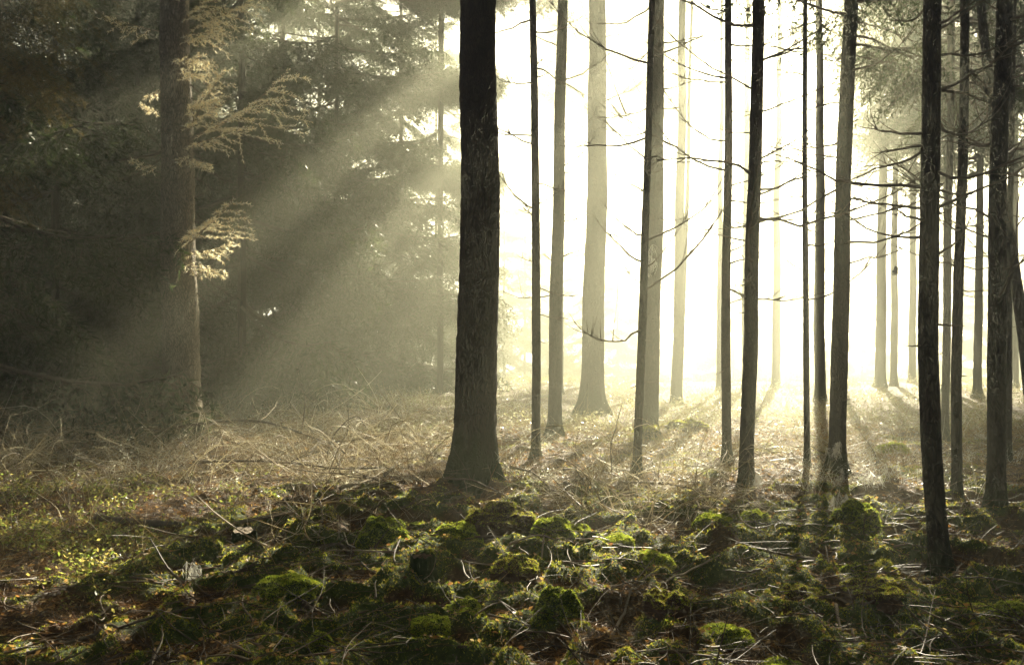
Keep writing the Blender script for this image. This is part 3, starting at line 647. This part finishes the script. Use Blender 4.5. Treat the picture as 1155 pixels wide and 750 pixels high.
MOUNDS = 'moss cushions on the forest floor'
def mound(px, pyb, wpx, hpx, label, seed, rough=.16, brown=False, name='moss_mound', cat='moss mound', flat=0):
    x, y = ground_pt(px, pyb); s = y / F; big_ = px in (430, 631, 521, 970, 966); w = wpx * s / 2 * (1 if big_ else 1.2); h = hpx * s * (1.05 if big_ else .8); y += w * .5; r = np.random.default_rng(seed + 50)
    V = dome(seed, w, w * .9, h, rough=rough, flat=flat); mb = MB()
    mb.add(V, grid_faces(*V.shape[:2]), 0)
    keep = (lambda P: P[:, 2] + .25 * h * perlin(P[:, 0] * 9 / w * .2 + seed, P[:, 1] * 2 / w) > .45 * h) if brown else None
    sz = .010 * math.sqrt(y / 6)
    fur_on(mb, V, int(16000 * min(1, w / .25)), sz, .006 * math.sqrt(y / 6), 1, r, keep=keep)
    me = mb.mesh(name, [M['clod'] if brown else M['mossbase'], M['moss'] if brown else M['moss_bright']], True)
    o = link(name, me, None, (x, y, float(gz(x, y)) - .03 * h), (0, 0, 0))
    return tag(o, label, cat, MOUNDS if not brown else 'root clods')
ML = [
    (430, 637, 60, 34, 'round bright green moss cushion left of the thickest trunk', 0),
    (631, 724, 58, 40, 'tall green moss dome in the bottom middle with a brown hollow below', 0),
    (515, 631, 52, 30, 'wide moss cushion just below the foot of the thickest trunk', 0),
    (567, 622, 76, 36, 'broad moss and soil hummock under the thickest trunk, green on top', 1),
    (521, 711, 54, 26, 'low rim lit moss cushion left of the tall green dome', 0),
    (486, 726, 38, 19, 'small dark moss cushion next to the low rim lit one', 0),
    (970, 616, 56, 28, 'green moss cushion under the arching pale branch at right', 0),
    (966, 670, 36, 24, 'small moss cushion with a bright rim beside the pale cut stump', 0),
    (623, 628, 40, 20, 'mossy bump right of the broad hummock', 0),
    (852, 607, 34, 26, 'dark green moss cushion at the foot of the sweeping dark trunk', 0),
    (1010, 516, 32, 15, 'mossy lump far off between the leaning trunk and nearest black trunk', 0),
    (361, 748, 24, 20, 'dark moss knob at the bottom edge, left of centre', 0),
    (1116, 708, 62, 24, 'long flat moss cushion near the lower right corner', 0),
    (1146, 716, 30, 18, 'small moss cushion at the right edge by the long flat one', 0),
    (650, 612, 30, 15, 'little moss pad right of the mossy bump', 0),
    (738, 652, 42, 18, 'pale yellow moss pad lit by the sun, right of centre', 0),
    (822, 742, 46, 20, 'dark moss pad at the bottom edge, right of centre', 0),
    (885, 745, 54, 20, 'green moss pad at the bottom edge, next to another dark pad', 0),
    (1062, 694, 44, 18, 'mossy bump below the foot of the nearest black trunk', 0),
    (808, 610, 36, 17, 'moss pad under the long pale fallen branches', 0),
    (320, 700, 62, 22, 'grassy green moss swell at lower left of centre', 0),
    (230, 742, 70, 18, 'yellowish moss swell at the bottom edge, lower left', 0),
    (695, 628, 34, 17, 'mossy bump in shade behind the pale yellow pad', 0),
    (470, 602, 30, 14, 'dark mossy bump left of the foot of the thickest trunk', 0),
    (581, 672, 46, 27, 'brown root clod with a moss cap, bottom centre', 1),
    (755, 720, 44, 32, 'upturned brown root clod beside bright moss, lower right of centre', 1),
    (1003, 692, 72, 26, 'long brown soil bank with glowing moss rim, lower right', 1),
    (690, 668, 28, 18, 'small brown clod left of the crossing twigs', 1),
    (775, 491, 44, 13, 'brown soil mound in the misty middle distance', 1),
    (905, 690, 44, 22, 'dark brown clod with thin moss, left of the long soil bank', 1),
    (150, 622, 50, 20, 'dark brown soil hollow edge among bilberry at left', 1),
]
for i, (px, py, w, h, lb, br) in enumerate(ML):
    mound(px, py, w, h, lb, i + 1, .2 if not br else .3, bool(br), 'moss_mound' if not br else 'root_clod', 'moss mound' if not br else 'clod')

def stump(px, pyb, wpx, hpx, label, seed, tilt=(0, 0), cap=True, mat='cutwood'):
    x, y = ground_pt(px, pyb); s = y / F; rad = wpx * s / 2; h = hpx * s * 1.3; y += rad; r = np.random.default_rng(seed)
    root = thing('tree_stump', label, 'stump', (x, y, float(gz(x, y)) + .01), None, 0); root.rotation_euler = (tilt[0], tilt[1], r.random() * 3)
    k, th = 28, np.arange(28) * 2 * math.pi / 28
    zs = np.array([-.1, 0, .25, .6, .9, 1]) * h; rr = rad * np.array([1.3, 1.2, 1.05, .98, .95, .9])[:, None] * (1 + .09 * np.cos(5 * th + seed) + .05 * r.normal(size=k))[None]
    V = np.stack([rr * np.cos(th), rr * np.sin(th), np.repeat(zs[:, None], k, 1) + .12 * h * (np.arange(6) > 4)[:, None] * r.normal(size=(1, k)) * .5], -1)
    mb = MB(); idx = np.arange(6 * k).reshape(6, k); a, b = idx[:-1], idx[1:]
    mb.add(V, np.stack([a, np.roll(a, -1, 1), np.roll(b, -1, 1), b], -1).reshape(-1, 4))
    link('trunk_base', mb.mesh('trunk_base', [M['bark']]), root)
    top = MB(); rings = np.array([1.0, .7, .4, .1])
    W = np.stack([rings[:, None] * V[-1, None, :, 0] * .99, rings[:, None] * V[-1, None, :, 1] * .99, h * (.99 + .02 * r.normal(size=(4, k)))], -1)
    top.add(W, grid_faces(4, k)[:, ::-1]); link('cut_face', top.mesh('cut_face', [M[mat]]), root)
    if cap:
        V = dome(seed, rad * 1.08, rad * 1.05, h * .38, 14, 26, .3); c = MB(); c.add(V, grid_faces(14, 26), 0)
        fur_on(c, V, 3000, .018 * math.sqrt(y / 6), .006, 1, r); link('moss_cap', c.mesh('moss_cap', [M['mossbase'], M['moss']], True), root, (rad * .1, 0, h * .82))
    return root
stump(270, 636, 27, 26, 'short tilted cut stump on the left beside the dark stick', 1, (.1, -.14), False)
stump(475, 675, 29, 21, 'small dark brown stump with ragged top, lower middle', 2, (0, 0), False, 'clod')
stump(1000, 669, 24, 27, 'pale cut stump with green moss, left of the nearest black trunk', 3, (.35, -.2), True)
stump(733, 500, 26, 9, 'low broken stump against the grey half hidden trunk', 4, (0, .1), True)

# ------------------------------------------------------------------ fallen branches
def path_branch(pts, rad, label, seed, mat='twig', lift=.02, twigs=4, arch=0, name='fallen_branch', cat='branch', rpx=True, taper=.6):
    """pts: photo points of a stick lying on the ground; arch lifts its middle clear of it"""
    r = np.random.default_rng(900 + seed)
    W = []
    for i, p in enumerate(pts):
        d = depth_of(p[1] + (p[2] if len(p) > 2 else 0)); hgt = (p[2] if len(p) > 2 else 0) * d / F
        x = (p[0] - CX) * d / F; W.append((x, d, float(gz(x, d)) + lift + hgt))
    W = np.array(W); n = 26; s = np.linspace(0, len(W) - 1, n); ii = np.arange(len(W))
    P = np.stack([np.interp(s, ii, W[:, k]) for k in range(3)], 1)
    for _ in range(4): P[1:-1] = (P[:-2] + 2 * P[1:-1] + P[2:]) / 4
    L = np.linalg.norm(np.diff(P, axis=0), axis=1).sum()
    P += np.cumsum(r.normal(size=(n, 3)), 0) * .003 * L * np.array([1, 1, .3])
    if seed == 0: P[:, 2] += max(0, float((gz(P[:, 0], P[:, 1]) - P[:, 2]).max())) * .8 + rad
    P[:, 2] = np.maximum(P[:, 2], gz(P[:, 0], P[:, 1]) + rad * .9)
    P[:, 2] += arch * np.sin(np.linspace(0, math.pi, n)); t = np.linspace(0, 1, n)
    mb = MB(); mb.tubes(P[None], (rad * (1 - taper * t) * (1 + .12 * r.normal(size=n)))[None], 8)
    c = P[0].copy()
    for _ in range(twigs):
        u = int(3 + r.random() * (n - 6)); dr = P[u + 2] - P[u]; dr = norm(norm(dr) + r.normal(size=3) * np.array([.7, .7, .45])); l = L * (.06 + .16 * r.random()); q = np.linspace(0, 1, 6)
        S = P[u] + q[:, None] * dr * l + (q ** 2)[:, None] * r.normal(size=3) * .3 * l
        S[:, 2] = np.maximum(S[:, 2], gz(S[:, 0], S[:, 1]) + .004)
        mb.tubes(S[None], (rad * .42 * (1 - .7 * q))[None], 5)
    for i in range(len(mb.v)): mb.v[i] = mb.v[i] - c.astype(np.float32)
    o = link(name, mb.mesh(name, [M[mat]], True), None, tuple(c))
    return tag(o, label, cat, 'fallen branches')
FB = [
    ([(108, 596), (175, 605), (245, 610), (332, 614)], .03, 'straight dark stick pointing at the short tilted cut stump, left', 'deadwood', 0, 1),
    ([(40, 528), (130, 514), (180, 500, 6), (250, 488, 22), (310, 487, 26), (365, 508, 14), (402, 528)], .026, 'long dark branch arching over the brushwood at left', 'deadwood', .0, 8),
    ([(30, 747), (110, 729), (180, 716), (243, 702)], .012, 'dark branch rising from the bottom left corner', 'deadwood', 0, 5),
    ([(40, 702), (150, 690), (250, 674), (332, 656)], .012, 'long thin branch across the lower left foreground', 'deadwood', 0, 6),
    ([(384, 572), (412, 556), (439, 537, 2)], .019, 'pale broken stick leaning in the brushwood left of the thickest trunk', 'palewood', 0, 0),
    ([(433, 556), (449, 536, 6)], .02, 'short dark stub standing by the pale broken stick', 'deadwood', 0, 0),
    ([(338, 632), (372, 630), (405, 634), (446, 649)], .014, 'dark curved twig left of the round bright green cushion', 'deadwood', 0, 4),
    ([(340, 699), (372, 696), (402, 689)], .012, 'short dark stick on the moss at lower left of centre', 'deadwood', 0, 1),
    ([(688, 572), (757, 583), (800, 596), (857, 622)], .015, 'long pale branch sloping right through the central brush heap', 'palewood', .05, 5),
    ([(700, 566), (770, 582), (830, 600)], .010, 'thinner pale branch lying along the long sloping one', 'palewood', .08, 4),
    ([(600, 665), (640, 677), (682, 683), (742, 671), (806, 648)], .011, 'thin pale twig sagging across the middle foreground', 'palewood', .02, 5),
    ([(856, 581), (930, 581, 3), (985, 594, 6), (1020, 614, 4), (1045, 633)], .013, 'pale branch arching right over the green cushion to the black trunk', 'palewood', .03, 4),
    ([(900, 719), (985, 716), (1060, 735), (1105, 749)], .010, 'thin branch along the bottom at right', 'deadwood', .0, 4),
    ([(943, 692), (952, 716), (975, 735), (1012, 748)], .012, 'pale crooked stick curving down at lower right', 'palewood', .02, 2),
    ([(876, 645), (930, 640), (975, 642)], .011, 'brown stick lying left of the small rim lit cushion', 'palewood', .02, 3),
    ([(575, 638), (610, 637), (645, 634)], .009, 'short pale twig under the mossy bump', 'palewood', .02, 1),
    ([(688, 708), (704, 694), (724, 682)], .011, 'short pale stick pointing up right in the lower middle', 'palewood', .02, 1),
    ([(350, 577, 10), (362, 592, 12), (367, 610, 8), (363, 630)], .008, 'dark stem bending down over the brushwood', 'deadwood', 0, 5),
    ([(218, 545), (300, 548), (380, 552), (440, 548)], .014, 'dark branch half buried in the brushwood', 'deadwood', .08, 8),
    ([(240, 505, 10), (300, 528, 8), (345, 552, 2), (420, 566)], .012, 'pale branch slanting down through the brushwood', 'palewood', .05, 7),
    ([(612, 650), (613, 630), (620, 592, 4)], .008, 'upright pale twig by the little moss pad', 'palewood', .0, 1),
    ([(1040, 600), (1080, 590), (1100, 583)], .012, 'pale twig between the two black trunks at right', 'palewood', .02, 3),
    ([(160, 648), (215, 630), (270, 612)], .010, 'brown twig slanting up towards the short tilted cut stump', 'palewood', .02, 5),
    ([(370, 528, 2), (378, 505, 25), (392, 489, 42), (405, 486, 45), (413, 500, 32)], .011, 'dark hooped twig standing out of the brushwood', 'deadwood', .0, 1),
    ([(280, 500, 6), (310, 470, 24), (318, 455, 30)], .008, 'pale upright stalk at the back of the brushwood', 'palewood', .0, 3),
    ([(330, 470, 30), (345, 490, 16), (356, 508)], .010, 'pale crossing stalk beside the long arching branch', 'palewood', .0, 4),
    ([(635, 548, 60), (650, 560, 28), (668, 590)], .007, 'thin dark sapling twig leaning left behind the central brush heap', 'deadwood', .0, 5),
    ([(690, 560, 2), (688, 520, 40), (702, 470, 90)], .007, 'bare sapling twig rising in front of the very thin trunk', 'deadwood', .0, 7),
    ([(700, 690), (715, 672, 2), (740, 660)], .008, 'thin twig forking near the crossing sticks', 'deadwood', .01, 3),
    ([(1005, 735), (1060, 742), (1150, 748)], .009, 'thin twig in the lower right corner', 'deadwood', .01, 4),
    ([(500, 568), (530, 580), (575, 600)], .010, 'root like twig by the foot of the thickest trunk', 'deadwood', .01, 4),
    ([(576, 552), (600, 562), (625, 572)], .014, 'pale root running right from the thickest trunk', 'palewood', .01, 3),
]
for i, (p, rad, lb, mat, ar, tw) in enumerate(FB): path_branch(p, rad, lb, i, mat, .07 if i == 0 else .014 if np.mean([q[1] for q in p]) > 585 else .16, tw, ar)

# ------------------------------------------------------------------ cobwebs
def cobweb(px, py, wpx, hpx, label, seed, d=None, n=60, tent=True):
    """a torn tent of threads: from a few peaks down to a ragged hem"""
    r = np.random.default_rng(400 + seed)
    d = d or depth_of(py); s = d / F; w, h = wpx * s / 2, hpx * s
    x = (px - CX) * s; z0 = EYE + (HY - py) * s
    mb = MB(); m = 6; pk = r.normal(size=(m, 3)) * np.array([.55 * w, .4 * w, .22 * h]) + np.array([0, 0, h * .7])
    A = pk[r.integers(0, m, n)]; B = A * np.array([1, 1, 0]) + r.normal(size=(n, 3)) * np.array([.3 * w, .3 * w, .02 * h]) + np.array([0, 0, .1 * h]) * r.random((n, 1))
    f = .25 + .75 * r.random((n, 1)); B = A + (B - A) * f
    t = np.linspace(0, 1, 5)[None, :, None]; th = .0012 * math.sqrt(max(1, d / 7))
    P = A[:, None] * (1 - t) + B[:, None] * t + np.sin(t * math.pi) * r.normal(size=(n, 1, 3)) * .07 * h
    mb.tubes(P, np.full((n, 5), th), 3)
    i, j = r.integers(0, n, (2, n)); C = P[i, r.integers(0, 4, n)]; D = C + (P[j, r.integers(0, 5, n)] - C) * .45
    mb.tubes(np.stack([C, (C + D) / 2 - [0, 0, .04 * h], D], 1), np.full((n, 3), th * .8), 3)
    q = n // 4; c = P[r.integers(0, n, q), r.integers(0, 3, q)]; e = r.normal(size=(q, 2, 3)) * np.array([.12 * w, .1 * w, .12 * h]); e[:, 1, 2] -= .15 * h
    mb.tri(np.stack([c, c + e[:, 0], c + e[:, 1]], 1))
    return tag(link('cobweb', mb.mesh('cobweb', [M['web']]), None, (x, d, z0)), label, 'cobweb', 'cobwebs')
CW = [
    (217, 664, 18, 30, 'white cobweb hanging below the short tilted cut stump, left', None),
    (70, 638, 18, 13, 'small white cobweb tent in the left foreground grass', None),
    (26, 736, 26, 12, 'cobweb sheet low at the bottom left corner', None),
    (64, 737, 22, 13, 'cobweb sheet on moss right of the bottom left corner one', None),
    (190, 728, 14, 6, 'tiny cobweb beside the branch at the bottom left', None),
    (733, 314, 12, 36, 'bell shaped cobweb hung on the grey trunk behind the thin one', 14.6),
    (398, 494, 22, 10, 'bright cobweb in the brushwood under the dark hooped twig', None),
    (940, 520, 26, 22, 'torn cobweb wrapped round the foot of the leaning trunk, upper', 10.4),
    (946, 552, 20, 22, 'torn cobweb hanging at the foot of the leaning trunk, lower', 10.3),
    (984, 556, 34, 34, 'streaky bright cobwebs right of the leaning trunk foot', None),
    (918, 552, 16, 14, 'small cobweb left of the leaning trunk foot', None),
    (856, 556, 16, 22, 'cobweb right of the sweeping trunk foot', None),
    (866, 578, 24, 14, 'white cobweb patch below the sweeping trunk foot', None),
    (776, 552, 26, 18, 'cobweb cluster between the thin trunk and the sweeping trunk', None),
    (948, 582, 22, 24, 'cobweb skein hanging over brown twigs below the leaning trunk', None),
    (1107, 498, 16, 12, 'cobweb glint between the two black trunks at far right', None),
    (1142, 556, 14, 14, 'small pointed cobweb by the right edge', None),
    (870, 604, 20, 10, 'low cobweb by the dark green cushion', None),
    (620, 512, 14, 12, 'cobweb at the foot of the slim trunk leaning right', None),
    (1012, 312, 9, 12, 'tiny pale cobweb hanging on a bare twig in the mist', 8.2),
    (965, 480, 20, 10, 'bright cobweb glint in far undergrowth behind the leaning trunk', None),
    (700, 548, 22, 16, 'cobweb left of the very thin dark trunk foot', None),
]
for i, (px, py, w, h, lb, d) in enumerate(CW): cobweb(px, py, w, h, lb, i, d)

# ------------------------------------------------------------------ haze, sky, sun, camera
def haze(dens, top):
    m, nt, out = nodes('morning_mist')
    v = nt.nodes.new('ShaderNodeVolumePrincipled'); v.inputs['Color'].default_value = (1, 1, .76, 1)
    v.inputs['Density'].default_value = dens; v.inputs['Anisotropy'].default_value = .66
    nt.links.new(v.outputs[0], out.inputs['Volume'])
    mb = MB(); x0, x1, y0, y1, z0, z1 = -125, 125, -45, 145, -4.6, top
    V = [(x0, y0, z0), (x1, y0, z0), (x1, y1, z0), (x0, y1, z0), (x0, y0, z1), (x1, y0, z1), (x1, y1, z1), (x0, y1, z1)]
    mb.add(V, [(0, 3, 2, 1), (4, 5, 6, 7), (0, 1, 5, 4), (1, 2, 6, 5), (2, 3, 7, 6), (3, 0, 4, 7)])
    tag(link('haze', mb.mesh('haze', [m])), 'pale morning mist hanging through the whole forest', 'mist', None, 'stuff')
haze(.0122, 21.6)
w = bpy.data.worlds.new('World'); SC.world = w; w.use_nodes = True; nt = w.node_tree
bg = nt.nodes['Background']; sk = nt.nodes.new('ShaderNodeTexSky'); sk.sky_type = 'NISHITA'; sk.sun_disc = False
sk.sun_elevation = EL; sk.sun_rotation = AZ; sk.air_density = .1; sk.dust_density = .5; sk.ozone_density = 0
nt.links.new(sk.outputs[0], bg.inputs['Color']); bg.inputs['Strength'].default_value = .05
sun = bpy.data.lights.new('sun', 'SUN'); sun.energy = 5; sun.angle = R(.5); sun.color = (1, .91, .69)
so = bpy.data.objects.new('sun', sun); COL.objects.link(so)
S = Vector((math.sin(AZ) * math.cos(EL), math.cos(AZ) * math.cos(EL), math.sin(EL)))
so.rotation_euler = S.to_track_quat('Z', 'Y').to_euler(); so.location = S * 60
cam = bpy.data.cameras.new('camera'); cam.lens = 35; cam.sensor_width = 36; cam.clip_end = 600
co = bpy.data.objects.new('camera', cam); COL.objects.link(co); co.location = (0, 0, EYE); co.rotation_euler = (R(90), 0, 0); SC.camera = co
SC.view_settings.view_transform = 'Standard'; SC.view_settings.look = 'None'; SC.view_settings.gamma = 1; SC.view_settings.exposure = 2.75
SC.view_settings.use_curve_mapping = False
cy = SC.cycles
cy.use_denoising = True; cy.max_bounces = 5; cy.diffuse_bounces = 2; cy.glossy_bounces = 1; cy.transmission_bounces = 3; cy.volume_bounces = 0
cy.use_adaptive_sampling = True; cy.adaptive_threshold = .03; cy.sample_clamp_indirect = 4
